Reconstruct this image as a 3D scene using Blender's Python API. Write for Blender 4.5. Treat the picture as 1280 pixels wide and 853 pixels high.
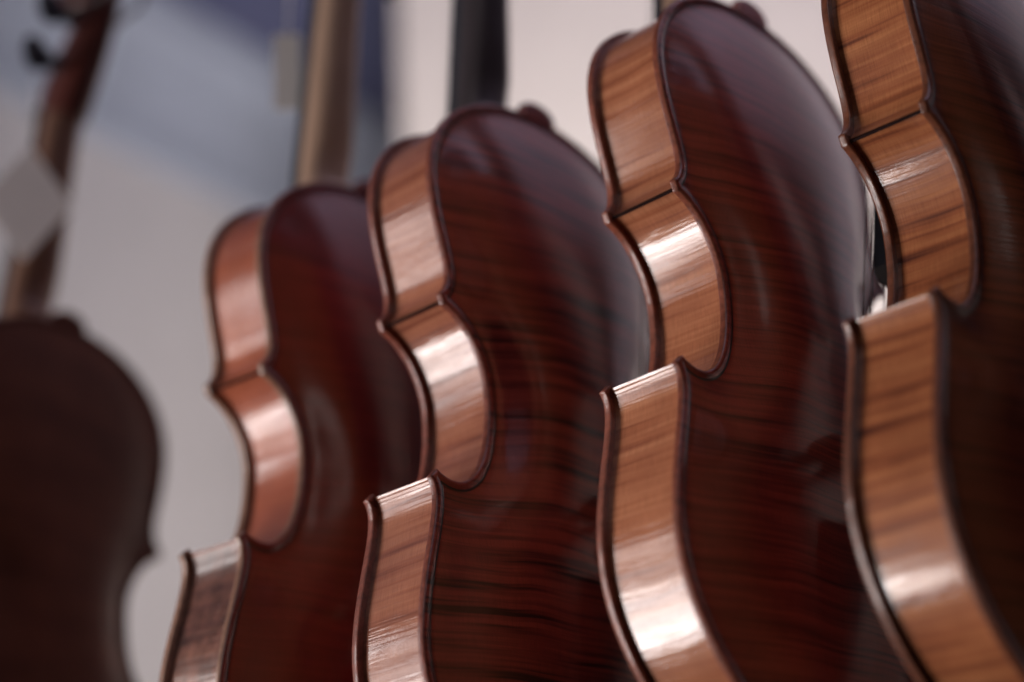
import bpy, math, random
import numpy as np
from mathutils import Matrix, Vector
from mathutils.geometry import delaunay_2d_cdt

scene = bpy.context.scene
for o in list(bpy.data.objects):
    bpy.data.objects.remove(o, do_unlink=True)
col = scene.collection
random.seed(7)

# ---------------------------------------------------------------- camera
CAM_H = 1.45                                   # lens height above the floor
PITCH, ROLL = 0.41001, -0.047755
fw = Vector((0, math.cos(PITCH), math.sin(PITCH)))
rt = Vector((1, 0, 0))
up = rt.cross(fw)
c_, s_ = math.cos(ROLL), math.sin(ROLL)
rx = c_ * rt + s_ * up
uy = -s_ * rt + c_ * up
cam = bpy.data.objects.new('camera', bpy.data.cameras.new('camera'))
col.objects.link(cam)
cam.matrix_world = Matrix(((rx.x, uy.x, -fw.x, 0), (rx.y, uy.y, -fw.y, 0), (rx.z, uy.z, -fw.z, CAM_H), (0, 0, 0, 1)))
cam.data.sensor_width = 36
cam.data.lens = 67.5
cam.data.clip_start = 0.02
cam.data.clip_end = 50
cam.data.dof.use_dof = True
cam.data.dof.focus_distance = 0.750
cam.data.dof.aperture_fstop = 2.5
scene.camera = cam

# ---------------------------------------------------------------- light
world = bpy.data.worlds.new('World')
scene.world = world
world.use_nodes = True
bg = world.node_tree.nodes['Background']
bg.inputs['Color'].default_value = (0.40, 0.42, 0.62, 1)
bg.inputs['Strength'].default_value = 0.009


def area(name, loc, target, sx, sy, power, color, spread=180):
    l = bpy.data.lights.new(name, 'AREA')
    l.shape = 'RECTANGLE'
    l.size, l.size_y = sx, sy
    l.energy = power
    l.spread = math.radians(spread)
    l.color = color
    o = bpy.data.objects.new(name, l)
    col.objects.link(o)
    o.location = loc
    d = Vector(target) - Vector(loc)
    o.rotation_euler = d.to_track_quat('-Z', 'Y').to_euler()
    return o


# a tall window of ten panes, low on the left of the row
WIN_C = Vector((-1.55, 0.60, CAM_H - 0.36))
TGT = Vector((0.06, 0.70, CAM_H + 0.30))
d_ = (TGT - WIN_C); d_.z = 0; d_.normalize()
side = Vector((-d_.y, d_.x, 0))
for i in range(2):
    for j in range(5):
        p = WIN_C + side * ((i - 0.5) * 0.46) + Vector((0, 0, (j - 1.5) * 0.40))
        area('window_light', p, p + d_ + Vector((0, 0, 0.25)), 0.38, 0.31, (7.8, 4.7, 4.5, 4.5, 4.8)[j] * (0.3 if i == 0 and j >= 3 else 1.0), (1.0, 0.93, 0.91))
# an added, unseen warm fill that washes the pale wall behind the row
area('pier_fill', (0.16, 1.06, CAM_H + 0.06), (0.16, 1.75, CAM_H + 0.72), 0.4, 0.4, 3.7, (1.0, 0.92, 0.90), 78)
area('left_wall_fill', (-0.02, 1.68, CAM_H + 0.22), (-0.24, 2.28, CAM_H + 0.62), 0.15, 0.15, 1.2, (1.0, 0.92, 0.88), 110)  # small added fill out of view, brightens the left wall
# an added soft fill behind the camera that brightens the violin backs
area('front_fill', (0.15, -0.95, CAM_H + 1.75), (0.08, 0.7, CAM_H + 0.3), 0.7, 0.7, 3.4, (1.0, 0.86, 0.84))
# an added, unseen fill on the mauve ceiling, giving the backs their sheen
area('ceiling_fill', (1.0, 0.35, CAM_H + 0.95), (1.0, 0.45, CAM_H + 2.0), 0.9, 0.9, 17.0, (0.88, 0.80, 1.0))

scene.view_settings.view_transform = 'Standard'
scene.view_settings.look = 'None'
scene.view_settings.exposure = 0.0
scene.view_settings.gamma = 1.0
scene.view_settings.use_curve_mapping = False
scene.cycles.use_denoising = True
scene.cycles.max_bounces = 8


# ---------------------------------------------------------------- materials
def nodes_of(name):
    m = bpy.data.materials.new(name)
    m.use_nodes = True
    nt = m.node_tree
    return m, nt, nt.nodes, nt.links, nt.nodes['Principled BSDF']


def ramp(N, stops, interp='LINEAR'):
    r = N.new('ShaderNodeValToRGB')
    e = r.color_ramp.elements
    r.color_ramp.interpolation = interp
    while len(e) < len(stops):
        e.new(0.5)
    for k, (p, c) in enumerate(stops):
        e[k].position = p
        e[k].color = (c[0], c[1], c[2], 1)
    return r


def mapped_noise(N, L, src, scale, detail=2.0, rough=0.5, w=0.0, rot=(0, 0, 0), distortion=0.0):
    mp = N.new('ShaderNodeMapping')
    mp.inputs['Scale'].default_value = scale
    mp.inputs['Rotation'].default_value = rot
    L.new(src, mp.inputs['Vector'])
    n = N.new('ShaderNodeTexNoise')
    n.noise_dimensions = '4D'
    n.inputs['W'].default_value = w
    n.inputs['Scale'].default_value = 1.0
    n.inputs['Detail'].default_value = detail
    n.inputs['Roughness'].default_value = rough
    n.inputs['Distortion'].default_value = distortion
    L.new(mp.outputs['Vector'], n.inputs['Vector'])
    return n


def mixc(N, L, fac, a, b, mode='MIX'):
    m = N.new('ShaderNodeMix')
    m.data_type = 'RGBA'
    m.blend_type = mode
    for sock, v in ((m.inputs[0], fac), (m.inputs[6], a), (m.inputs[7], b)):
        if hasattr(v, 'is_linked') or hasattr(v, 'links'):
            L.new(v, sock)
        elif isinstance(v, (int, float)):
            sock.default_value = v
        else:
            sock.default_value = (v[0], v[1], v[2], 1)
    return m.outputs[2]


def flamed(name, light, mid, dark, seed, uv, freq=150.0, contrast=1.0, rough=0.30, coat=0.9, coat_rough=0.13, tilt=0.0, mottle=0.0):
    """varnished flamed maple; stripes lie across the length. uv: ribs carry (length, depth) in metres; plates use their own x, z"""
    m, nt, N, L, P = nodes_of(name)
    tc = N.new('ShaderNodeTexCoord')
    if uv:
        src = tc.outputs['UV']                         # x = along the rib, y = across it
    else:
        sp = N.new('ShaderNodeSeparateXYZ'); L.new(tc.outputs['Object'], sp.inputs[0])
        cb = N.new('ShaderNodeCombineXYZ')
        L.new(sp.outputs['Z'], cb.inputs['X']); L.new(sp.outputs['X'], cb.inputs['Y'])
        src = cb.outputs[0]
    r = (0, 0, tilt)
    # slow drift bends the stripes
    drift = mapped_noise(N, L, src, (14, 22, 1), 1.0, 0.5, seed + 3.3)
    off = N.new('ShaderNodeVectorMath'); off.operation = 'SCALE'
    L.new(drift.outputs['Color'], off.inputs[0]); off.inputs['Scale'].default_value = 0.004 if uv else 0.007
    add = N.new('ShaderNodeVectorMath'); add.operation = 'ADD'
    L.new(src, add.inputs[0]); L.new(off.outputs[0], add.inputs[1])
    v = add.outputs[0]
    broad = mapped_noise(N, L, v, (freq, 9 if uv else 9, 1), 1.5, 0.5, seed, r)
    fine = mapped_noise(N, L, v, (freq * 2.4, 16 if uv else 14, 1), 2.0, 0.6, seed + 9.1, r)
    ad = N.new('ShaderNodeMath'); ad.operation = 'MULTIPLY_ADD'
    L.new(fine.outputs['Fac'], ad.inputs[0]); ad.inputs[1].default_value = 0.45 if uv else 0.7
    L.new(broad.outputs['Fac'], ad.inputs[2])
    sb = N.new('ShaderNodeMath'); sb.operation = 'MULTIPLY_ADD'
    L.new(ad.outputs[0], sb.inputs[0]); sb.inputs[1].default_value = 1.55 * contrast
    sb.inputs[2].default_value = 0.55 - (0.725 if uv else 0.85) * 1.55 * contrast
    rp = ramp(N, [(0.12, dark), (0.42, mid), (0.80, light)])
    L.new(sb.outputs[0], rp.inputs['Fac'])
    cl = rp.outputs['Color']
    # pores and long grain run along the length
    grain = mapped_noise(N, L, src, (120, 2600, 1), 2.0, 0.6, seed + 5)
    gr = ramp(N, [(0.30, (0.68, 0.64, 0.62)), (0.60, (1, 1, 1))])
    L.new(grain.outputs['Fac'], gr.inputs['Fac'])
    cl = mixc(N, L, 0.8, cl, gr.outputs['Color'], 'MULTIPLY')
    # unevenly laid varnish
    var = mapped_noise(N, L, src, (13, 18, 1), 3.0, 0.55, seed + 12)
    vr = ramp(N, [(0.32, (0.72, 0.66, 0.66)), (0.66, (1.12, 1.08, 1.04))])
    L.new(var.outputs['Fac'], vr.inputs['Fac'])
    cl = mixc(N, L, 1.0, cl, vr.outputs['Color'], 'MULTIPLY')
    if mottle > 0:
        mo = mapped_noise(N, L, src, (95, 130, 1), 7.0, 0.7, seed + 21)
        mr = ramp(N, [(0.36, (0.10, 0.05, 0.05)), (0.62, (1, 1, 1))])
        L.new(mo.outputs['Fac'], mr.inputs['Fac'])
        cl = mixc(N, L, mottle, cl, mr.outputs['Color'], 'MULTIPLY')
    L.new(cl, P.inputs['Base Color'])
    P.inputs['Roughness'].default_value = rough
    P.inputs['IOR'].default_value = 1.5
    P.inputs['Specular IOR Level'].default_value = 0.25
    P.inputs['Coat Weight'].default_value = coat
    P.inputs['Coat IOR'].default_value = 1.65
    cr = mapped_noise(N, L, src, (60, 90, 1), 3.0, 0.6, seed + 31)
    mr_ = N.new('ShaderNodeMapRange')
    mr_.inputs['From Min'].default_value = 0.3; mr_.inputs['From Max'].default_value = 0.7
    mr_.inputs['To Min'].default_value = coat_rough * 0.6; mr_.inputs['To Max'].default_value = coat_rough * 1.5
    L.new(cr.outputs['Fac'], mr_.inputs['Value']); L.new(mr_.outputs[0], P.inputs['Coat Roughness'])
    # flame and grain telegraph through the varnish as faint ripples
    b1 = N.new('ShaderNodeBump'); b1.inputs['Strength'].default_value = 0.8 if uv else 0.35; b1.inputs['Distance'].default_value = 0.00022
    L.new(fine.outputs['Fac'], b1.inputs['Height'])
    b2 = N.new('ShaderNodeBump'); b2.inputs['Strength'].default_value = 0.30; b2.inputs['Distance'].default_value = 0.00005
    sk = mapped_noise(N, L, src, (900, 2200, 1), 2.0, 0.6, seed + 41)
    L.new(sk.outputs['Fac'], b2.inputs['Height']); L.new(b1.outputs[0], b2.inputs['Normal'])
    if uv:
        st = mapped_noise(N, L, src, (1100, 30, 1), 2.0, 0.65, seed + 51, r)
        b3 = N.new('ShaderNodeBump'); b3.inputs['Strength'].default_value = 0.5; b3.inputs['Distance'].default_value = 0.00013
        L.new(st.outputs['Fac'], b3.inputs['Height']); L.new(b2.outputs[0], b3.inputs['Normal'])
        b2 = b3
    L.new(b2.outputs[0], P.inputs['Normal']); L.new(b2.outputs[0], P.inputs['Coat Normal'])
    return m


def plain(name, color, rough=0.4, coat=0.0, var=0.25, scale=60.0, bump=0.0, metallic=0.0, stretch=(1, 1, 1)):
    m, nt, N, L, P = nodes_of(name)
    tc = N.new('ShaderNodeTexCoord')
    n = mapped_noise(N, L, tc.outputs['Object'], tuple(scale * k for k in stretch), 4.0, 0.6, 1.7)
    a = tuple(k * (1 - var) for k in color); b = tuple(min(1, k * (1 + var)) for k in color)
    r = ramp(N, [(0.3, a), (0.7, b)])
    L.new(n.outputs['Fac'], r.inputs['Fac']); L.new(r.outputs['Color'], P.inputs['Base Color'])
    P.inputs['Roughness'].default_value = rough
    P.inputs['Coat Weight'].default_value = coat
    P.inputs['Coat Roughness'].default_value = 0.15
    P.inputs['Metallic'].default_value = metallic
    if bump:
        bn = N.new('ShaderNodeBump'); bn.inputs['Strength'].default_value = bump; bn.inputs['Distance'].default_value = 0.002
        L.new(n.outputs['Fac'], bn.inputs['Height']); L.new(bn.outputs[0], P.inputs['Normal'])
    return m


MAT_WALL = plain('pale_plaster', (0.72, 0.665, 0.625), 0.85, 0, 0.05, 9.0, 0.25)
MAT_WALL_SIDE = plain('cool_plaster', (0.62, 0.60, 0.61), 0.85, 0, 0.05, 9.0, 0.25)
MAT_CEIL = plain('slate_blue_ceiling', (0.08, 0.088, 0.17), 0.8, 0, 0.10, 6.0, 0.2)
MAT_MAUVE = plain('mauve_ceiling', (0.55, 0.49, 0.56), 0.8, 0, 0.06, 6.0, 0.2)
MAT_COVE = plain('pale_blue_moulding', (0.34, 0.38, 0.47), 0.6, 0, 0.08, 12.0, 0.1)
MAT_EBONY = plain('ebony', (0.010, 0.013, 0.022), 0.5, 0.0, 0.3, 300.0, 0.0, 0, (1, 1, 0.05))
MAT_PURF = plain('dyed_purfling', (0.012, 0.010, 0.010), 0.35, 0.6, 0.2, 300.0)
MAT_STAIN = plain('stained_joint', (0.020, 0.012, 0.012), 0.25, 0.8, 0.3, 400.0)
MAT_PAPER = plain('tag_paper', (0.80, 0.76, 0.73), 0.75, 0, 0.05, 40.0)
MAT_STRING = plain('wound_steel', (0.55, 0.55, 0.57), 0.3, 0, 0.1, 400.0, 0, 1.0)
MAT_BRIDGE = plain('bridge_maple', (0.50, 0.32, 0.17), 0.45, 0.1, 0.2, 300.0)
MAT_STEEL = plain('dark_steel', (0.10, 0.10, 0.11), 0.4, 0, 0.2, 80.0, 0, 0.9)
MAT_RAIL = plain('stained_rail', (0.16, 0.08, 0.045), 0.45, 0.2, 0.3, 30.0, 0, 0, (0.2, 1, 1))
MAT_DARK = plain('hollow_shade', (0.02, 0.012, 0.008), 0.8, 0, 0.2, 50.0)  # dark colour stands in for the shade inside the sound holes

# ---------------------------------------------------------------- outline of a violin body, millimetres
S = [348.9, 45.6, 79.9, 325.6, 289.9, 262.6, 66.7, 246.8, 79.8, 237.0,
     78.2, 232.4, 63.8, 228.0, 55.6, 212.7, 200.4, 168.3, 70.8, 145.3, 91.1, 156.9,
     95.2, 153.2, 85.6, 146.0, 113.0, 107.1, 83.0, 39.3, 58.7]
LEN = S[0]
RIB = 32.0          # depth of the rib garland
EDGE = 4.0          # plate thickness at the edge
OVER = 3.2          # overhang of the plates


def bez(a, b, c, d, n):
    t = np.linspace(0, 1, n)[:, None]
    a, b, c, d = map(lambda q: np.array(q, float), (a, b, c, d))
    return (1 - t) ** 3 * a + 3 * (1 - t) ** 2 * t * b + 3 * (1 - t) * t * t * c + t ** 3 * d


def resample(p, step):
    d = np.r_[0, np.cumsum(np.hypot(*np.diff(p, axis=0).T))]
    n = max(2, int(round(d[-1] / step)) + 1)
    t = np.linspace(0, d[-1], n)
    return np.stack([np.interp(t, d, p[:, 0]), np.interp(t, d, p[:, 1])], 1)


def half_outline(step):
    s = S
    U = np.vstack([bez((0, s[0]), (s[1], s[0]), (s[2], s[3]), (s[2], s[4]), 400), bez((s[2], s[4]), (s[2], s[5]), (s[6], s[7]), (s[8], s[9]), 400)[1:]])
    C = np.vstack([bez((s[10], s[11]), (s[12], s[13]), (s[14], s[15]), (s[14], s[16]), 400), bez((s[14], s[16]), (s[14], s[17]), (s[18], s[19]), (s[20], s[21]), 400)[1:]])
    B = np.vstack([bez((s[22], s[23]), (s[24], s[25]), (s[27], s[26]), (s[27], s[28]), 400), bez((s[27], s[28]), (s[27], s[29]), (s[30], 0), (0, 0), 400)[1:]])
    return [resample(k, step) for k in (U, C, B)]


def full_outline(step):
    """closed loop, starting at the top centre and running down the +u side, up the -u side; with the bout index of each point"""
    U, C, B = half_outline(step)
    def cut(a, b):
        return np.stack([a + (b - a) * k for k in (0.25, 0.5, 0.75)])
    right = [U, cut(U[-1], C[0]), C, cut(C[-1], B[0]), B]
    tags = [0, 0, 1, 2, 2]
    P = np.vstack(right); T = np.concatenate([[t] * len(r) for t, r in zip(tags, right)])
    Lp = P[1:-1][::-1] * np.array([-1, 1]); Lt = T[1:-1][::-1] + 3
    return np.vstack([P, Lp]), np.concatenate([T, Lt])


OUT, OTAG = full_outline(1.1)


def offset_loop(P, dist):
    """inward mitred offset (loop runs clockwise seen with u right, z up)"""
    e = np.roll(P, -1, 0) - P
    e /= np.linalg.norm(e, axis=1)[:, None]
    n = np.stack([e[:, 1], -e[:, 0]], 1)               # right-hand side of travel = inside for a clockwise loop
    pn = np.roll(n, 1, 0)
    b = n + pn
    b /= (1 + (n * pn).sum(1))[:, None]
    return P + b * dist


def edge_distance(Q):
    A = OUT; B = np.roll(OUT, -1, 0); D = B - A
    LL = (D * D).sum(1)
    out = np.empty(len(Q))
    for k in range(0, len(Q), 1500):
        q = Q[k:k + 1500]
        t = np.clip(((q[:, None, :] - A) * D).sum(2) / LL, 0, 1)
        e = q[:, None, :] - (A + t[..., None] * D)
        out[k:k + 1500] = np.sqrt((e * e).sum(2).min(1))
    return out


def inside(Q):
    x, y = Q[:, 0], Q[:, 1]
    r = np.zeros(len(Q), bool)
    A = OUT; B = np.roll(OUT, -1, 0)
    for (x0, y0), (x1, y1) in zip(A, B):
        if y0 == y1:
            continue
        k = ((y0 > y) != (y1 > y)) & (x < (x1 - x0) * (y - y0) / (y1 - y0) + x0)
        r ^= k
    return r


# ---- arching: a screened-Poisson sheet spanned inside the edge channel
GS = 1.5
gx = np.arange(-117, 117.1, GS); gz = np.arange(-9, 360.1, GS)
GX, GZ = np.meshgrid(gx, gz)
Q = np.stack([GX.ravel(), GZ.ravel()], 1)
ins = inside(Q).reshape(GX.shape)
dist_in = np.where(ins, edge_distance(Q).reshape(GX.shape), 0)
mask = dist_in > 5.0
phi = np.zeros(GX.shape); lam = 42.0
h2 = GS * GS
for it in range(2600):
    av = (np.roll(phi, 1, 0) + np.roll(phi, -1, 0) + np.roll(phi, 1, 1) + np.roll(phi, -1, 1))
    phi = np.where(mask, (av + h2 / lam ** 2) / (4 + h2 / lam ** 2), 0)
ic = len(gx) // 2
pc = phi[:, ic][:, None] + 0.02
xx = np.clip((gz - LEN / 2) / (LEN / 2 - 5.0), -1, 1)
longarch = np.maximum(0, 1 - np.abs(xx) ** 2.4) ** 0.85
g = np.clip(phi / pc, 0, 1.0)
g = 0.30 * g + 0.70 * g * g * (3 - 2 * g)
ARCH = 14.0 * longarch[:, None] * g


def blur(a, sig):
    k = np.arange(-int(3 * sig), int(3 * sig) + 1)
    w = np.exp(-k * k / (2 * sig * sig)); w /= w.sum()
    for ax in (0, 1):
        a = sum(wi * np.roll(a, ki, ax) for wi, ki in zip(w, k))
    return a


ARCH = blur(ARCH, 2.2)
AZ, AX = np.gradient(ARCH, GS)


def sample(F, Q):
    fx = np.clip((Q[:, 0] - gx[0]) / GS, 0, len(gx) - 1.001); fz = np.clip((Q[:, 1] - gz[0]) / GS, 0, len(gz) - 1.001)
    i = fx.astype(int); j = fz.astype(int); a = fx - i; b = fz - j
    return (F[j, i] * (1 - a) * (1 - b) + F[j, i + 1] * a * (1 - b) + F[j + 1, i] * (1 - a) * b + F[j + 1, i + 1] * a * b)


# edge profile: rounded lip, then the channel
PD = np.array([0.0, 0.15, 0.4, 0.8, 1.3, 1.9, 2.6, 3.4, 4.4, 5.6, 7.2, 9.0, 12.0])
PH = np.array([2.55, 2.95, 3.22, 3.42, 3.50, 3.44, 3.26, 3.02, 2.80, 2.70, 2.72, 2.76, 2.76])


def build_plate_data():
    rings = [OUT]
    for dd in PD[1:11]:
        r = offset_loop(OUT, dd)
        ok = inside(r) & (edge_distance(r) > dd - 0.03)
        r = r[ok]
        rings.append(r)
    q = []
    st = 2.6
    for k, zz in enumerate(np.arange(4, 348, st)):
        for xx_ in np.arange(-110 + (k % 2) * st / 2, 110, st):
            q.append((xx_, zz))
    q = np.array(q); q = q[inside(q)]; q = q[edge_distance(q) > 8.2]
    pts = np.vstack(rings + [q])
    n0 = len(OUT)
    res = delaunay_2d_cdt([Vector(p) for p in pts], [], [list(range(n0))], 1, 1e-4)
    V = np.array([(v.x, v.y) for v in res[0]]); F = [tuple(f) for f in res[2]]
    d = edge_distance(V); d[d < 1e-3] = 0
    h = np.interp(d, PD, PH) + sample(ARCH, V) * (d > 0.01)
    # gradient of the surface
    eps = 0.25
    def H(Qq):
        return np.interp(edge_distance(Qq), PD, PH) + sample(ARCH, Qq)
    gxx = (H(V + [eps, 0]) - H(V - [eps, 0])) / (2 * eps)
    gzz = (H(V + [0, eps]) - H(V - [0, eps])) / (2 * eps)
    # triangles counter-clockwise in (u, z)
    FF = []
    for f in F:
        a, b, c = (V[i] for i in f[:3])
        if (b[0] - a[0]) * (c[1] - a[1]) - (b[1] - a[1]) * (c[0] - a[0]) < 0:
            f = f[::-1]
        FF.append(f)
    return V, h, d, gxx, gzz, FF


PV, PHT, PDIST, PGX, PGZ, PF = build_plate_data()


def mm(u, n, z):
    """millimetres in the violin's own frame (u across, n out of the back, z up) to local metres"""
    return (u * 0.001, -n * 0.001, z * 0.001)


def mesh_from(name, verts, faces, smooth=True):
    me = bpy.data.meshes.new(name)
    me.from_pydata(verts, [], faces)
    me.update()
    if smooth:
        me.polygons.foreach_set('use_smooth', [True] * len(me.polygons))
    return me


def plate_meshes(sign, base):
    """sign +1: the back (faces +n, its inner face on n=base); -1: the belly"""
    n_vals = base + sign * PHT
    verts = [mm(u, n, z) for (u, z), n in zip(PV, n_vals)]
    nrm = np.stack([-PGX, -np.full(len(PV), 1.0 * sign), -PGZ], 1)
    nrm /= np.linalg.norm(nrm, axis=1)[:, None]
    cent = np.array([PDIST[list(f)].mean() for f in PF])
    band = (cent > 3.4) & (cent < 4.4)
    idx_out = np.array([np.argmin(((PV - p) ** 2).sum(1)) for p in OUT])
    res = {}
    for nm, sel in (('plate', ~band), ('purfling', band)):
        fs = [PF[k] for k in np.nonzero(sel)[0]]
        # seen from +n with u right, z up the ccw order is outward
        fs = [f if sign > 0 else f[::-1] for f in fs]
        used = sorted({i for f in fs for i in f}); mp = {o: k for k, o in enumerate(used)}
        vv = [verts[i] for i in used]; nn = [tuple(nrm[i]) for i in used]
        ff = [tuple(mp[i] for i in f) for f in fs]
        if nm == 'plate':
            # the edge: side wall, rounded lower lip and the flat underside of the overhang
            n1 = len(OUT)
            prev = [mp[i] for i in idx_out]
            onr = OUT - offset_loop(OUT, 1.0); onr /= np.linalg.norm(onr, axis=1)[:, None]
            for k, (dd, hh, un) in enumerate(((0.0, 0.6, 0), (0.22, 0.14, -0.7), (0.6, 0.01, -1), (4.4, 0.0, -1))):
                r = offset_loop(OUT, dd); st = len(vv)
                for (u, z), on in zip(r, onr):
                    vv.append(mm(u, base + sign * hh, z))
                    w = Vector((on[0], -un * sign, on[1])) if un > -1 else Vector((0, sign, 0))
                    nn.append(tuple(w.normalized()))
                cur = list(range(st, st + n1))
                for a in range(n1):
                    b = (a + 1) % n1
                    q = (prev[a], prev[b], cur[b], cur[a])
                    ff.append(q if sign > 0 else q[::-1])
                prev = cur
            for i, on in zip(idx_out, onr):
                nn[mp[i]] = tuple(Vector((on[0], -0.25 * sign, on[1])).normalized())
        me = mesh_from(nm, vv, ff)
        if nm == 'plate':                            # worn lip of the plate: second slot
            nplate = len(fs)
            ce = cent[sel]
            me.polygons.foreach_set('material_index', [1 if (k >= nplate or ce[k] < 0.5) else 0 for k in range(len(ff))])
        me.normals_split_custom_set_from_vertices(nn)
        res[nm] = me
    return res


BACK = plate_meshes(+1, 0.0)
BELLY = plate_meshes(-1, -RIB)

# ---- ribs: six bent strips with mitred ends at the corners
RIBLOOP = offset_loop(OUT, OVER)
# at each corner the bout rib runs a little past the waist rib and ends in a thin ledge
_n = len(OUT)
_half = int(np.argmin(OUT[:, 1] + np.abs(OUT[:, 0]) * 10))
_c0 = int(np.nonzero(OTAG[:_half + 1] == 1)[0][0]); _c1 = int(np.nonzero(OTAG[:_half + 1] == 1)[0][-1])
def _ledge(end, before, far, idx):
    e = RIBLOOP[end]; t = e - RIBLOOP[before]; t = t / np.linalg.norm(t)
    q = RIBLOOP[far] - e; q = q - t * (q @ t); q = q / np.linalg.norm(q)
    for i, p in zip(idx, (e + t * 1.6, e + t * 1.5 + q * 1.1, e + t * 0.0 + q * 1.4)):
        RIBLOOP[i] = p
        RIBLOOP[_n - i] = p * np.array([-1, 1])
_ledge(_c0 - 4, _c0 - 6, _c0, (_c0 - 3, _c0 - 2, _c0 - 1))
_ledge(_c1 + 4, _c1 + 6, _c1, (_c1 + 3, _c1 + 2, _c1 + 1))


def rib_mesh(tag):
    idx = np.nonzero(OTAG == tag)[0]
    if tag == 3:                                     # left upper rib ends at the top centre
        idx = np.r_[idx, 0]
    P = RIBLOOP[idx]
    # one more point so that neighbouring ribs touch at the corners and at the bottom
    nxt = (idx[-1] + 1) % len(OUT)
    if tag != 3:
        P = np.vstack([P, RIBLOOP[nxt]])
    s = np.r_[0, np.cumsum(np.hypot(*np.diff(P, axis=0).T))]
    if tag >= 3:
        s = s[-1] - s
    vv, ff, uv = [], [], []
    rows = np.linspace(0.3, -RIB - 0.3, 9)
    rnd = random.Random(tag)
    ph = rnd.random() * 6
    for k, n in enumerate(rows):
        for (u, z), ss in zip(P, s):
            vv.append(mm(u, n, z)); uv.append((ss * 0.001, n * 0.001))
    m_ = len(P)
    for k in range(len(rows) - 1):
        for a in range(m_ - 1):
            ff.append((k * m_ + a, k * m_ + a + 1, (k + 1) * m_ + a + 1, (k + 1) * m_ + a))
    me = mesh_from('rib', vv, ff)
    ul = me.uv_layers.new(name='UVMap')
    for lp in me.loops:
        ul.data[lp.index].uv = uv[lp.vertex_index]
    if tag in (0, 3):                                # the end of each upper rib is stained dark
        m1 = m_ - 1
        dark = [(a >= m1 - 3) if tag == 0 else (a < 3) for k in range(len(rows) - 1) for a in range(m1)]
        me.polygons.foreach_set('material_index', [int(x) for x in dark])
    # keep the mitred ends crisp
    me.set_sharp_from_angle(angle=math.radians(28))
    return me


RIBS = [rib_mesh(t) for t in range(6)]


# ---------------------------------------------------------------- neck, head and fittings
def loft(sections, cap=True, closed=True):
    """sections: lists of (u, n, z) with the same count"""
    vv = [mm(*p) for s in sections for p in s]
    m_ = len(sections[0]); ff = []
    for k in range(len(sections) - 1):
        for a in range(m_ if closed else m_ - 1):
            b = (a + 1) % m_
            ff.append((k * m_ + a, k * m_ + b, (k + 1) * m_ + b, (k + 1) * m_ + a))
    if cap:
        ff.append(tuple(range(m_))[::-1])
        ff.append(tuple(range((len(sections) - 1) * m_, len(sections) * m_)))
    return vv, ff


def fix_normals(me):
    import bmesh
    bm = bmesh.new(); bm.from_mesh(me)
    bmesh.ops.recalc_face_normals(bm, faces=bm.faces)
    bm.to_mesh(me); bm.free()
    return me


def solid(name, vv, ff, sharp=40):
    me = fix_normals(mesh_from(name, vv, ff))
    if sharp:
        me.set_sharp_from_angle(angle=math.radians(sharp))
    return me


NUT = LEN + 130


def glue(z):                                          # plane on which the fingerboard lies
    return -35.5 + (z - LEN) * 0.138


def fb_half(z):
    return 12.0 + (NUT - z) / 270 * 9.0


def neck_sections():
    sec = []
    prof = [(LEN - 2.6, 0.2, 9.5), (LEN + 2, 0.1, 9.8), (LEN + 4.5, -4.0, 10.6), (LEN + 7, -10, 11.4), (LEN + 10, -15.5, 12.2), (LEN + 14, -19.5, 13.2),
            (LEN + 20, -22.0, 14.0), (LEN + 36, glue(LEN + 36) + 13.6, 14.6), (LEN + 60, glue(LEN + 60) + 13.4, 14.2), (LEN + 85, glue(LEN + 85) + 12.8, 13.2),
            (LEN + 110, glue(LEN + 110) + 12.4, 12.2), (NUT - 5, glue(NUT - 5) + 12.6, 11.8), (NUT + 4, glue(NUT) + 14, 11.8)]
    for z, nb, hw in prof:
        ng = glue(z); hw2 = min(fb_half(z), 17.0)
        pts = []
        for k in range(17):
            t = math.pi * k / 16
            cu, sn = math.cos(t), math.sin(t)
            wu = hw2 + (hw - hw2) * sn * 0.5
            pts.append((wu * math.copysign(abs(cu) ** 0.8, cu), ng + (nb - ng) * abs(sn) ** 0.75, z))
        sec.append(pts)
    return sec


NECK = solid('neck', *loft(neck_sections()), sharp=60)


def button_mesh():
    prof = [(0.9, 0.0), (0.0, 0.6), (0.0, 3.0), (0.5, 3.8), (1.4, 4.2), (4.0, 4.2)]
    sec = []
    for ins_, n in prof:
        r = 11.8 - ins_
        pts = [(-r, n, LEN - 3.0)]
        for k in range(25):
            t = math.pi - math.pi * k / 24
            pts.append((r * math.cos(t), n, LEN + 1.5 + (r * 0.52) * math.sin(t)))
        pts.append((r, n, LEN - 3.0))
        sec.append(pts)
    return solid('button', *loft(sec), sharp=50)


BUTTON = button_mesh()


def fingerboard_mesh():
    sec = []
    for z in np.linspace(NUT, NUT - 270, 19):
        hw = fb_half(z); ng = glue(z)
        pts = [(hw, ng, z), (hw, ng - 5.4, z)]
        for k in range(1, 10):
            a = -1 + 2 * k / 10
            pts.append((-hw * a, ng - 5.8 - (1 - a * a) * (hw * 0.28), z))
        pts += [(-hw, ng - 5.4, z), (-hw, ng, z), (-hw * 0.5, ng + (1.5 if z < LEN - 10 else 0) * -1.2, z), (hw * 0.5, ng + (1.5 if z < LEN - 10 else 0) * -1.2, z)]
        sec.append(pts)
    return solid('fingerboard', *loft(sec), sharp=30)


FBOARD = fingerboard_mesh()


def box_mesh(name, u0, u1, n0, n1, z0, z1):
    vv = [mm(u, n, z) for u in (u0, u1) for n in (n0, n1) for z in (z0, z1)]
    ff = [(0, 1, 3, 2), (4, 6, 7, 5), (0, 4, 5, 1), (2, 3, 7, 6), (0, 2, 6, 4), (1, 5, 7, 3)]
    return solid(name, vv, ff, 30)


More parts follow.
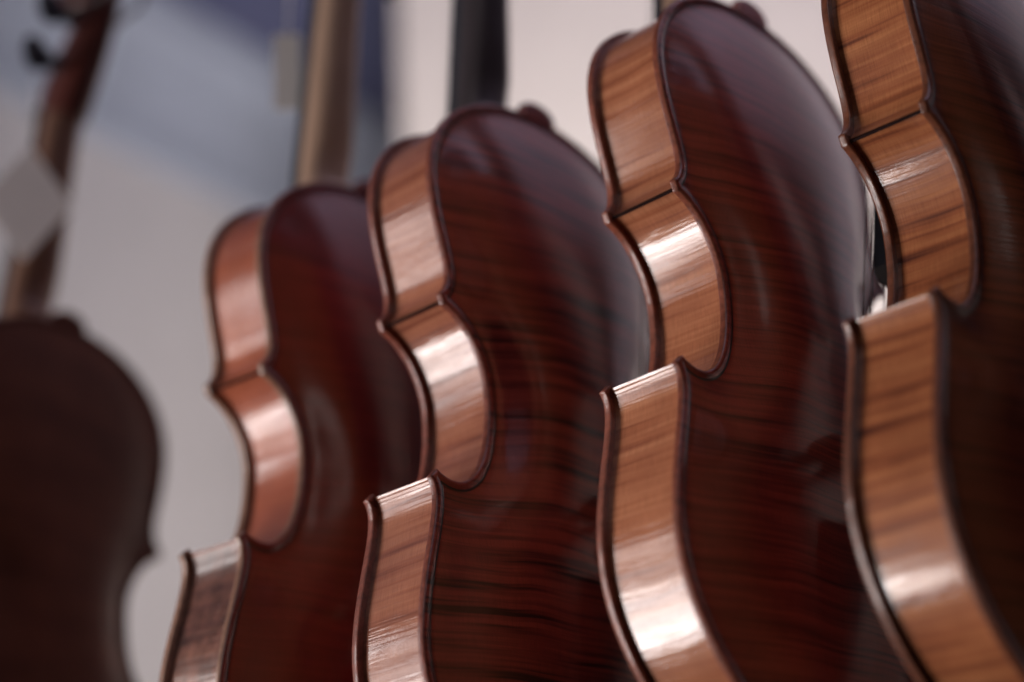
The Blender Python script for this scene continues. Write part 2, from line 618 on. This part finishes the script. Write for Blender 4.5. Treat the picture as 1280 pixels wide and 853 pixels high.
NUTM = box_mesh('nut', -12, 12, glue(NUT) - 0.4, glue(NUT) - 9.6, NUT + 0.1, NUT + 5.5)


def head_path():
    """centre line of the pegbox and scroll in (n, z), with half width and half depth"""
    n0 = glue(NUT) + 3
    P = [(n0, NUT + 2, 12.0, 11.0), (n0 + 2.5, NUT + 12, 12.2, 13.5), (n0 + 8, NUT + 26, 11.8, 13.2), (n0 + 15.5, NUT + 42, 10.8, 11.8), (n0 + 23, NUT + 58, 9.6, 10.0), (n0 + 27.5, NUT + 70, 8.6, 8.6)]
    # volute: spirals over the top towards the front
    cn, cz = n0 + 12.0, NUT + 80
    r0 = 16.6
    for k in range(0, 41):
        a = math.radians(-10 + k * 15.5)
        f_ = k / 40
        r = r0 * (1 - 0.83 * f_ ** 0.85)
        P.append((cn + r * math.cos(a), cz + r * math.sin(a) , 8.0 + 11 * max(0, f_ - 0.35) ** 1.2, max(1.3, 7.4 * (1 - 0.86 * f_ ** 0.7))))
    return P


def scroll_sections(P):
    sec = []
    for k, (n, z, hw, hd) in enumerate(P):
        a = P[max(0, k - 1)]; b = P[min(len(P) - 1, k + 1)]
        t = np.array([b[0] - a[0], b[1] - a[1]]); t /= np.linalg.norm(t)
        o = np.array([t[1], -t[0]])
        pts = []
        for q in range(20):
            an = 2 * math.pi * q / 20
            c, s2 = math.cos(an), math.sin(an)
            x = hw * math.copysign(abs(c) ** 0.45, c); y = hd * math.copysign(abs(s2) ** 0.55, s2)
            pts.append((x, n + o[0] * y, z + o[1] * y))
        sec.append(pts)
    return sec


_hp = head_path()
_sec = scroll_sections(_hp)
PEGBOX = solid('pegbox', *loft(_sec[:7]), sharp=50)
SCROLL = solid('scroll', *loft(_sec[6:]), sharp=50)


def lathe_u(name, prof, n, z, seg=16):
    """profile (u, r) turned about the u axis through (n, z)"""
    sec = [[(u, n + r * math.cos(2 * math.pi * k / seg), z + r * math.sin(2 * math.pi * k / seg)) for k in range(seg)] for u, r in prof]
    return solid(name, *loft(sec), sharp=50)


def peg_mesh(z, sgn):
    n = glue(NUT) + 3 + (z - NUT) * 0.34
    shaft = [(-14 * sgn, 2.6), (14 * sgn, 3.6), (15 * sgn, 5.0), (18 * sgn, 5.2), (20 * sgn, 3.4)]
    sec = [[(u, n + r * math.cos(2 * math.pi * k / 16), z + r * math.sin(2 * math.pi * k / 16)) for k in range(16)] for u, r in shaft]
    # flattened thumb-piece
    for u, a, b in ((23, 3.2, 5.5), (27, 3.0, 9.5), (32, 2.6, 11.2), (37, 2.3, 10.0), (40, 1.8, 6.0), (41, 0.8, 2.0)):
        sec.append([(u * sgn, n + a * math.cos(2 * math.pi * k / 16), z + b * math.sin(2 * math.pi * k / 16)) for k in range(16)])
    return solid('peg', *loft(sec), sharp=60)


PEGS = [peg_mesh(NUT + 15, 1), peg_mesh(NUT + 27, -1), peg_mesh(NUT + 41, 1), peg_mesh(NUT + 54, -1)]


def belly_n(u, z):
    q = np.array([[u, z]], float)
    return float(-RIB - 2.76 - sample(ARCH, q)[0])


BZ = 145.0


def bridge_mesh():
    top = belly_n(0, BZ) - 33
    pts = [(-20.5, belly_n(-20.5, BZ) - 0.3), (-11, belly_n(-11, BZ) - 0.3), (-10, belly_n(0, BZ) - 5), (-4, belly_n(0, BZ) - 8), (4, belly_n(0, BZ) - 8), (10, belly_n(0, BZ) - 5), (11, belly_n(11, BZ) - 0.3), (20.5, belly_n(20.5, BZ) - 0.3),
           (20, belly_n(0, BZ) - 4), (15, belly_n(0, BZ) - 10), (20, belly_n(0, BZ) - 16), (18.5, top + 6), (12, top + 2), (5, top + 0.2), (-5, top + 0.2), (-12, top + 2), (-18.5, top + 6), (-20, belly_n(0, BZ) - 16), (-15, belly_n(0, BZ) - 10), (-20, belly_n(0, BZ) - 4)]
    vv = [mm(u, n, BZ + 1.9) for u, n in pts] + [mm(u, n, BZ - 1.9) for u, n in pts]
    m_ = len(pts)
    ff = [(a, (a + 1) % m_, m_ + (a + 1) % m_, m_ + a) for a in range(m_)]
    import bmesh
    bm = bmesh.new()
    bv = [bm.verts.new(v) for v in vv]
    for f in ff:
        bm.faces.new([bv[i] for i in f])
    f1 = bm.faces.new(bv[:m_]); f2 = bm.faces.new(bv[m_:])
    bmesh.ops.triangulate(bm, faces=[f1, f2])
    bmesh.ops.recalc_face_normals(bm, faces=bm.faces)
    me = bpy.data.meshes.new('bridge'); bm.to_mesh(me); bm.free()
    return me, top


BRIDGE, BTOP = bridge_mesh()


def tailpiece_mesh():
    sec = []
    nz = belly_n(0, 40)
    for k in range(12):
        f_ = k / 11
        z = 8 + f_ * 104; hw = 10 + 11.5 * f_ ** 1.3; n = (-RIB - 13) + (belly_n(0, 110) - 16 + RIB + 13) * f_
        pts = []
        for q in range(9):
            a = -1 + 2 * q / 8
            pts.append((hw * a, n - 4.0 - 4.5 * (1 - a * a), z))
        for q in range(8, -1, -1):
            a = -1 + 2 * q / 8
            pts.append((hw * a * 0.98, n - 1.8 - 4.0 * (1 - a * a), z))
        sec.append(pts)
    return solid('tailpiece', *loft(sec), sharp=40)


TAIL = tailpiece_mesh()


def tube(name, pts, r, seg=8):
    P = [Vector(mm(*p)) for p in pts]
    vv, ff = [], []
    for k, p in enumerate(P):
        t = (P[min(k + 1, len(P) - 1)] - P[max(k - 1, 0)]).normalized()
        a = t.orthogonal().normalized() if abs(t.x) > 0.9 else t.cross(Vector((1, 0, 0))).normalized()
        b = t.cross(a)
        for q in range(seg):
            an = 2 * math.pi * q / seg
            vv.append(tuple(p + (a * math.cos(an) + b * math.sin(an)) * r * 0.001))
    for k in range(len(P) - 1):
        for q in range(seg):
            w = (q + 1) % seg
            ff.append((k * seg + q, k * seg + w, (k + 1) * seg + w, (k + 1) * seg + q))
    ff.append(tuple(range(seg))[::-1]); ff.append(tuple(range((len(P) - 1) * seg, len(P) * seg)))
    return solid(name, vv, ff, 60)


STRINGS = []
for k, ub in enumerate((-16.5, -5.5, 5.5, 16.5)):
    un = ub * 0.5
    nb = BTOP + (0.0 if abs(ub) < 6 else 3.2) - 0.35
    peg_z = NUT + (15, 41, 54, 27)[k]
    STRINGS.append(tube('string', [(ub * 0.8, belly_n(0, 110) - 21.5 + (abs(ub) > 6) * 1.5, 111), (ub, nb, BZ), (un, glue(NUT) - 9.8, NUT + 2), (un * 0.8, glue(NUT) - 1 + (peg_z - NUT) * 0.34, peg_z)], (0.28, 0.34, 0.38, 0.42)[k], 6))
ENDPIN = solid('end_button', *loft([[(r * math.cos(2 * math.pi * q / 14), -RIB / 2 + r * math.sin(2 * math.pi * q / 14), z) for q in range(14)] for z, r in ((2.5, 3.5), (-2, 3.8), (-3, 6.5), (-7, 7.2), (-11, 6.4), (-12.5, 3.0))]), sharp=50)
TAILGUT = tube('tail_gut', [(-4, -RIB - 12, 14), (-5, -RIB - 6.5, 0), (-5.5, -RIB / 2 - 2, -4.5), (0, -RIB / 2 + 7.8, -5), (5.5, -RIB / 2 - 2, -4.5), (5, -RIB - 6.5, 0), (4, -RIB - 12, 14)], 1.0)


def f_hole_mesh(sgn):  # nothing is cut: a dark patch paints the hole's shade
    """a curled f lying just proud of the belly"""
    cl = []
    for k in range(41):
        t = k / 40
        z = BZ + 2 + (t - 0.5) * 62
        u = 37 - 13 * (t - 0.5) - 6 * math.sin((t - 0.5) * 2 * math.pi) * 1.0
        cl.append((u, z))
    w = [1.0 + 2.2 * math.exp(-((k - 20) / 12.0) ** 2) for k in range(41)]
    vv, ff = [], []
    def add(u, z):
        vv.append(mm(sgn * u, belly_n(sgn * u, z) - 0.12, z)); return len(vv) - 1
    pr = None
    for (u, z), ww in zip(cl, w):
        a = add(u - ww, z); b = add(u + ww, z)
        if pr: ff.append((pr[0], pr[1], b, a))
        pr = (a, b)
    for cu, cz, r in ((cl[0][0] - 3.4, cl[0][1] + 1.5, 4.4), (cl[-1][0] + 2.8, cl[-1][1] - 1.5, 3.3)):
        ring = [add(cu + r * math.cos(2 * math.pi * q / 18), cz + r * math.sin(2 * math.pi * q / 18)) for q in range(18)]
        ff.append(tuple(ring))
    return solid('sound_hole', vv, ff, 0)


FH = [f_hole_mesh(1), f_hole_mesh(-1)]


# ---------------------------------------------------------------- placing the violins
def frame(pos, yaw, tx, ty):
    u = np.array([math.cos(yaw), math.sin(yaw), 0]); z = np.array([0, 0, 1.0]); n = np.cross(u, z)
    R = np.stack([u, n, z], 1)
    cx, sx, cy, sy = math.cos(tx), math.sin(tx), math.cos(ty), math.sin(ty)
    R = R @ np.array([[cy, 0, sy], [0, 1, 0], [-sy, 0, cy]]) @ np.array([[1, 0, 0], [0, cx, -sx], [0, sx, cx]])
    u, n, z = R[:, 0], R[:, 1], R[:, 2]
    p = np.array(pos) / 1000
    return Matrix(((u[0], -n[0], z[0], p[0]), (u[1], -n[1], z[1], p[1]), (u[2], -n[2], z[2], p[2] + CAM_H), (0, 0, 0, 1)))


def part(name, me, mat, parent, mat2=None):
    me = me.copy()
    me.name = name
    idx = None
    if mat2:
        idx = np.zeros(len(me.polygons), np.int32); me.polygons.foreach_get('material_index', idx)
    me.materials.clear(); me.materials.append(mat)
    if mat2:
        me.materials.append(mat2)
        me.polygons.foreach_set('material_index', idx)
    o = bpy.data.objects.new(name, me)
    col.objects.link(o)
    o.parent = parent
    return o


def violin(pos, yaw, tx, ty, label, mats, pegs=(0, 1, 2, 3)):
    root = bpy.data.objects.new('violin', None)
    col.objects.link(root)
    root.empty_display_size = 0.05
    root.matrix_world = frame(pos, yaw, tx, ty)
    root['label'] = label; root['category'] = 'violin'; root['group'] = 'violins hanging in a row'
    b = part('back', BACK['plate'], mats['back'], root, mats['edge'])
    part('purfling', BACK['purfling'], MAT_PURF, b)
    part('button', BUTTON, mats['back'], b)
    t = part('belly', BELLY['plate'], mats['belly'], root, mats['edge'])
    part('purfling', BELLY['purfling'], MAT_PURF, t)
    for f_ in FH:
        part('sound_hole', f_, MAT_DARK, t)
    for k in range(6):
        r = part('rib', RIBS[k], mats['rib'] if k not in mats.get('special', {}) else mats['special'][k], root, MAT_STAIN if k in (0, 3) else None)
    nk = part('neck', NECK, mats['neck'], root)
    part('fingerboard', FBOARD, MAT_EBONY, root)
    part('nut', NUTM, MAT_EBONY, root)
    pb = part('pegbox', PEGBOX, mats['head'], root)
    part('scroll', SCROLL, mats['head'], root)
    for k in pegs:
        part('peg', PEGS[k], MAT_EBONY, root)
    part('bridge', BRIDGE, MAT_BRIDGE, root)
    tp = part('tailpiece', TAIL, MAT_EBONY, root)
    part('tail_gut', TAILGUT, MAT_EBONY, tp)
    part('end_button', ENDPIN, MAT_EBONY, root)
    for s_m in STRINGS:
        part('string', s_m, MAT_STRING, root)
    return root


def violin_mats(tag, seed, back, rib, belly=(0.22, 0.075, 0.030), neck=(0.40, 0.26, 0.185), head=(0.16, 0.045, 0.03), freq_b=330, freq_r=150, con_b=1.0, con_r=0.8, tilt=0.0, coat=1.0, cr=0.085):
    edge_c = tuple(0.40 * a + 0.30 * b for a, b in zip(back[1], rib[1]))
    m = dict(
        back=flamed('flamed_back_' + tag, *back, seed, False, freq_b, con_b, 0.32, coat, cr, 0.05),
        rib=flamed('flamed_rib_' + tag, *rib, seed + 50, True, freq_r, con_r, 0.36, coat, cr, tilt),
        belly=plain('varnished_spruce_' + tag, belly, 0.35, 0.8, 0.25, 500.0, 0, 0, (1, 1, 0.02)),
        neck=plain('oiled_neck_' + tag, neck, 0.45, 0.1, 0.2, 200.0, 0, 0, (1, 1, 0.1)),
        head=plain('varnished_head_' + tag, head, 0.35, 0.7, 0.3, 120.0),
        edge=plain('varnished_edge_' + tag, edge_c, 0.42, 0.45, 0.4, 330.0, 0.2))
    return m


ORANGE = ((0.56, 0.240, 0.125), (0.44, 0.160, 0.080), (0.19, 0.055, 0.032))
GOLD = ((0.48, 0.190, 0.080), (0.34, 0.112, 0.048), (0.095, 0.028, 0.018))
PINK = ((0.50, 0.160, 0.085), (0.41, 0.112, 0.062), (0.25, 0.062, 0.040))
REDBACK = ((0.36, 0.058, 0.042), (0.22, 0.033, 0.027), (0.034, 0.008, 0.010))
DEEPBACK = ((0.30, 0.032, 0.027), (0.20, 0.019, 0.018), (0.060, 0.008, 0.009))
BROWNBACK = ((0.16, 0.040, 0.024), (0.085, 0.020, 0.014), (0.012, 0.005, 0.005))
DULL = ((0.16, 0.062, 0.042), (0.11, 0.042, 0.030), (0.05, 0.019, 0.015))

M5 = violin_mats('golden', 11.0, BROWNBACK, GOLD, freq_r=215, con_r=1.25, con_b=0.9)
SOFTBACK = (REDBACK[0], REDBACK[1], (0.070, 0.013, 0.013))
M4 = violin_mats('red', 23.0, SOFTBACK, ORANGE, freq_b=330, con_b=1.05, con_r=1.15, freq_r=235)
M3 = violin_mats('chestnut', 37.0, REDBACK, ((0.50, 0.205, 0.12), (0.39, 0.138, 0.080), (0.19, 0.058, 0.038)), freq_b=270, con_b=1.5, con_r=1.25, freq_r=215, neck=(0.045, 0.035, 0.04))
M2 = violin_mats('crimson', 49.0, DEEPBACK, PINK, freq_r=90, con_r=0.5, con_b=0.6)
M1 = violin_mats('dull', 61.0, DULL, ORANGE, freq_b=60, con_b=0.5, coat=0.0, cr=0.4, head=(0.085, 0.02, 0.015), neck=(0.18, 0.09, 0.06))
M1['back'].node_tree.nodes['Principled BSDF'].inputs['Roughness'].default_value = 0.6
M1['back'].node_tree.nodes['Principled BSDF'].inputs['Specular IOR Level'].default_value = 0.12
ANTIQUE = flamed('worn_antique_rib', (0.34, 0.15, 0.10), (0.19, 0.075, 0.058), (0.07, 0.025, 0.022), 77.0, True, 120, 0.9, 0.4, 0.7, 0.2, 0, 0.75)
M2['edge'] = plain('worn_tan_edge', (0.28, 0.145, 0.095), 0.4, 0.6, 0.3, 260.0, 0.12)
M2['special'] = {5: ANTIQUE}

V5 = violin((208.42, 683.12, 123.21), 0.853282, 0.003332, -0.002864, 'violin with striped golden brown ribs, very dark back, ebony board at its waist', M5)
V4 = violin((127.19, 734.71, 125.01), 0.862888, 0.039907, -0.018008, 'glossy violin in sharp focus, orange ribs and red-brown flamed back with grey sheen', M4)
V3 = violin((32.35, 785.51, 103.26), 0.871786, 0.034005, -0.037568, 'softly blurred violin with dark grey-brown neck and bold dark stripes across its chestnut back', M3)
V2 = violin((-60.33, 856.14, 102.63), 0.908944, 0.005198, -0.027918, 'blurred violin with plain crimson back, pale brown neck and worn mottled lower rib', M2)
V1 = violin((-253.5, 975.5, 90.2), 1.00038, -0.047897, -0.025577, 'heavily blurred dull brown violin showing its scroll, with diamond tag on its neck', M1, (1, 3))
V6 = violin((296.0, 628.0, 120.0), 0.85, 0.0, 0.0, 'violin hanging next to the golden-ribbed violin at the row end', M3)


# ---------------------------------------------------------------- paper tags
def tag_card(violin_root, center, wdt, hgt, yaw, diamond, label):
    root = bpy.data.objects.new('paper_tag', None)
    col.objects.link(root)
    W_ = violin_root.matrix_world @ Vector(mm(*center))
    root.location = W_; root.rotation_euler = (0, 0, yaw)
    root['label'] = label; root['category'] = 'tag'
    if diamond:
        o2 = [(0, hgt / 2), (wdt / 2, 0), (0, -hgt / 2), (-wdt / 2, 0)]
    else:
        o2 = [(-wdt / 2, hgt / 2), (wdt / 2, hgt / 2), (wdt / 2, -hgt / 2), (-wdt / 2, -hgt / 2)]
    t = 0.0008
    vv = [(x, -t / 2, z) for x, z in o2] + [(x, t / 2, z) for x, z in o2]
    ff = [(0, 1, 2, 3), (7, 6, 5, 4)] + [(a, 4 + a, 4 + (a + 1) % 4, (a + 1) % 4) for a in range(4)]
    me = mesh_from('card', vv, ff, False); fix_normals(me)
    me.materials.append(MAT_PAPER)
    o = bpy.data.objects.new('card', me); col.objects.link(o); o.parent = root
    # thread loop from the top of the card
    P = [Vector((0, 0, hgt / 2 - 0.003)), Vector((0.001, 0.001, hgt / 2 + 0.02)), Vector((0.0, 0.002, hgt / 2 + 0.045))]
    vv, ff = [], []
    for k, p in enumerate(P):
        for q in range(6):
            a = 2 * math.pi * q / 6
            vv.append((p.x + 0.0005 * math.cos(a), p.y + 0.0005 * math.sin(a), p.z))
    for k in range(2):
        for q in range(6):
            ff.append((k * 6 + q, k * 6 + (q + 1) % 6, (k + 1) * 6 + (q + 1) % 6, (k + 1) * 6 + q))
    me = mesh_from('thread', vv, ff); me.materials.append(MAT_PAPER)
    o = bpy.data.objects.new('thread', me); col.objects.link(o); o.parent = root
    return root


tag_card(V1, (-22, -14, LEN + 70), 0.050, 0.072, 0.25, True, 'pale grey diamond-shaped paper tag on the neck of the dull brown violin')
tag_card(V2, (-6, -49, LEN + 90), 0.014, 0.046, 0.1, False, 'small pale paper tag hanging edge-on beside the pale brown neck')


# ---------------------------------------------------------------- the rail the row hangs from, above the picture
def rail():
    root = bpy.data.objects.new('hanging_rail', None)
    col.objects.link(root)
    root['label'] = 'dark stained wooden rail with steel hooks above the row of violins'
    root['category'] = 'rail'
    zr = CAM_H + 0.775
    heads = []
    for v in (V1, V2, V3, V4, V5, V6):
        heads.append((v.matrix_world @ Vector(mm(0, 34, NUT + 120)), v))
    a = heads[0][0].copy(); b = heads[-1][0].copy()
    a.z = b.z = zr
    d = (b - a).normalized()
    a -= d * 0.25; b += d * 0.2
    root.location = (a + b) / 2
    off = root.location.copy()
    nn = Vector((-d.y, d.x, 0))
    prof_ = [(-0.012, -0.020), (0.012, -0.020), (0.016, -0.016), (0.016, 0.016), (0.012, 0.020), (-0.012, 0.020), (-0.016, 0.016), (-0.016, -0.016)]
    vv = [tuple(e + nn * x + Vector((0, 0, z)) - off) for e in (a, b) for x, z in prof_]
    ff = [(k, (k + 1) % 8, 8 + (k + 1) % 8, 8 + k) for k in range(8)] + [tuple(range(8))[::-1], tuple(range(8, 16))]
    me = fix_normals(mesh_from('bar', vv, ff, False)); me.materials.append(MAT_RAIL)
    o = bpy.data.objects.new('bar', me); col.objects.link(o); o.parent = root
    for h, v in heads:
        t = (h - a).dot(d)
        top = a + d * t; top.z = zr - 0.012
        for sg in (-1, 1):
            P = [top] + [v.matrix_world @ Vector(mm(sg * u, n, NUT + z)) for u, n, z in ((11.5, 36, 82), (12.6, 30, 66), (12.8, 10, 61), (12.8, -10, 62), (12.8, -16, 70))]
            seg = 8; vv = []; ff = []
            for k, p in enumerate(P):
                tg = (P[min(k + 1, len(P) - 1)] - P[max(k - 1, 0)]).normalized()
                x = tg.cross(d).normalized(); y = tg.cross(x)
                for q in range(seg):
                    an = 2 * math.pi * q / seg
                    vv.append(tuple(p + (x * math.cos(an) + y * math.sin(an)) * 0.0016 - off))
            for k in range(len(P) - 1):
                for q in range(seg):
                    w = (q + 1) % seg
                    ff.append((k * seg + q, k * seg + w, (k + 1) * seg + w, (k + 1) * seg + q))
            me = fix_normals(mesh_from('hook', vv, ff)); me.materials.append(MAT_STEEL)
            o = bpy.data.objects.new('hook', me); col.objects.link(o); o.parent = root


rail()

# ---------------------------------------------------------------- room behind
def structure(name, vv, ff, mat):
    me = mesh_from(name, vv, ff, False); fix_normals(me)
    me.materials.append(mat)
    o = bpy.data.objects.new(name, me); col.objects.link(o)
    o['kind'] = 'structure'
    return o


def slab(name, a, b, th, z0, z1, mat):
    """vertical wall from a to b (x, y), thickness th to the left of travel"""
    a = Vector(a); b = Vector(b); d = (b - a).normalized(); n = Vector((-d.y, d.x)) * th
    c = [a, b, b + n, a + n]
    vv = [(p.x, p.y, z) for z in (z0, z1) for p in c]
    ff = [(0, 1, 2, 3), (7, 6, 5, 4)] + [(k, (k + 1) % 4, 4 + (k + 1) % 4, 4 + k) for k in range(4)]
    return structure(name, vv, ff, mat)


CEIL = CAM_H + 1.30
# left wall runs from behind the pier towards the camera's left; the pier is a paler, nearer wall
corner = Vector((-0.20, 2.35)); wd = Vector((-0.26, -0.35)).normalized()
slab('wall_left', corner + wd * 1.9, corner - wd * 0.9, 0.12, 0.0, CEIL, MAT_WALL_SIDE)
slab('wall_pier', (-0.105, 1.75), (2.1, 1.75), 1.2, 0.0, CEIL + 0.6, MAT_WALL)
structure('ceiling', [(-3, 0.9, CEIL + 0.002), (-0.107, 0.9, CEIL + 0.002), (-0.107, 3.6, CEIL + 0.002), (-3, 3.6, CEIL + 0.002), (-3, 0.9, CEIL + 0.1), (-0.107, 0.9, CEIL + 0.1), (-0.107, 3.6, CEIL + 0.1), (-3, 3.6, CEIL + 0.1)],
          [(0, 1, 2, 3), (7, 6, 5, 4), (0, 4, 5, 1), (1, 5, 6, 2), (2, 6, 7, 3), (3, 7, 4, 0)], MAT_CEIL)
structure('ceiling_upper', [(-0.105, -2.0, CEIL + 0.602), (2.1, -2.0, CEIL + 0.602), (2.1, 1.75, CEIL + 0.602), (-0.105, 1.75, CEIL + 0.602), (-0.105, -2.0, CEIL + 0.7), (2.1, -2.0, CEIL + 0.7), (2.1, 1.75, CEIL + 0.7), (-0.105, 1.75, CEIL + 0.7)],
          [(0, 1, 2, 3), (7, 6, 5, 4), (0, 4, 5, 1), (1, 5, 6, 2), (2, 6, 7, 3), (3, 7, 4, 0)], MAT_MAUVE)
# cove moulding along the left wall
nrm_in = Vector((wd.y, -wd.x))
if nrm_in.y > 0:
    nrm_in = -nrm_in
prof = [(0.002, -0.16), (0.02, -0.15), (0.03, -0.11), (0.06, -0.06), (0.10, -0.03), (0.11, -0.002), (0.002, -0.002)]
vv = []
A_ = corner + wd * 1.9; B_ = corner - wd * 0.6
for e_ in (A_, B_):
    for o_, z_ in prof:
        p = e_ + nrm_in * o_
        vv.append((p.x, p.y, CEIL + z_))
k_ = len(prof)
structure('cove_moulding', vv, [(a, (a + 1) % k_, k_ + (a + 1) % k_, k_ + a) for a in range(k_)] + [tuple(range(k_))[::-1], tuple(range(k_, 2 * k_))], MAT_COVE)
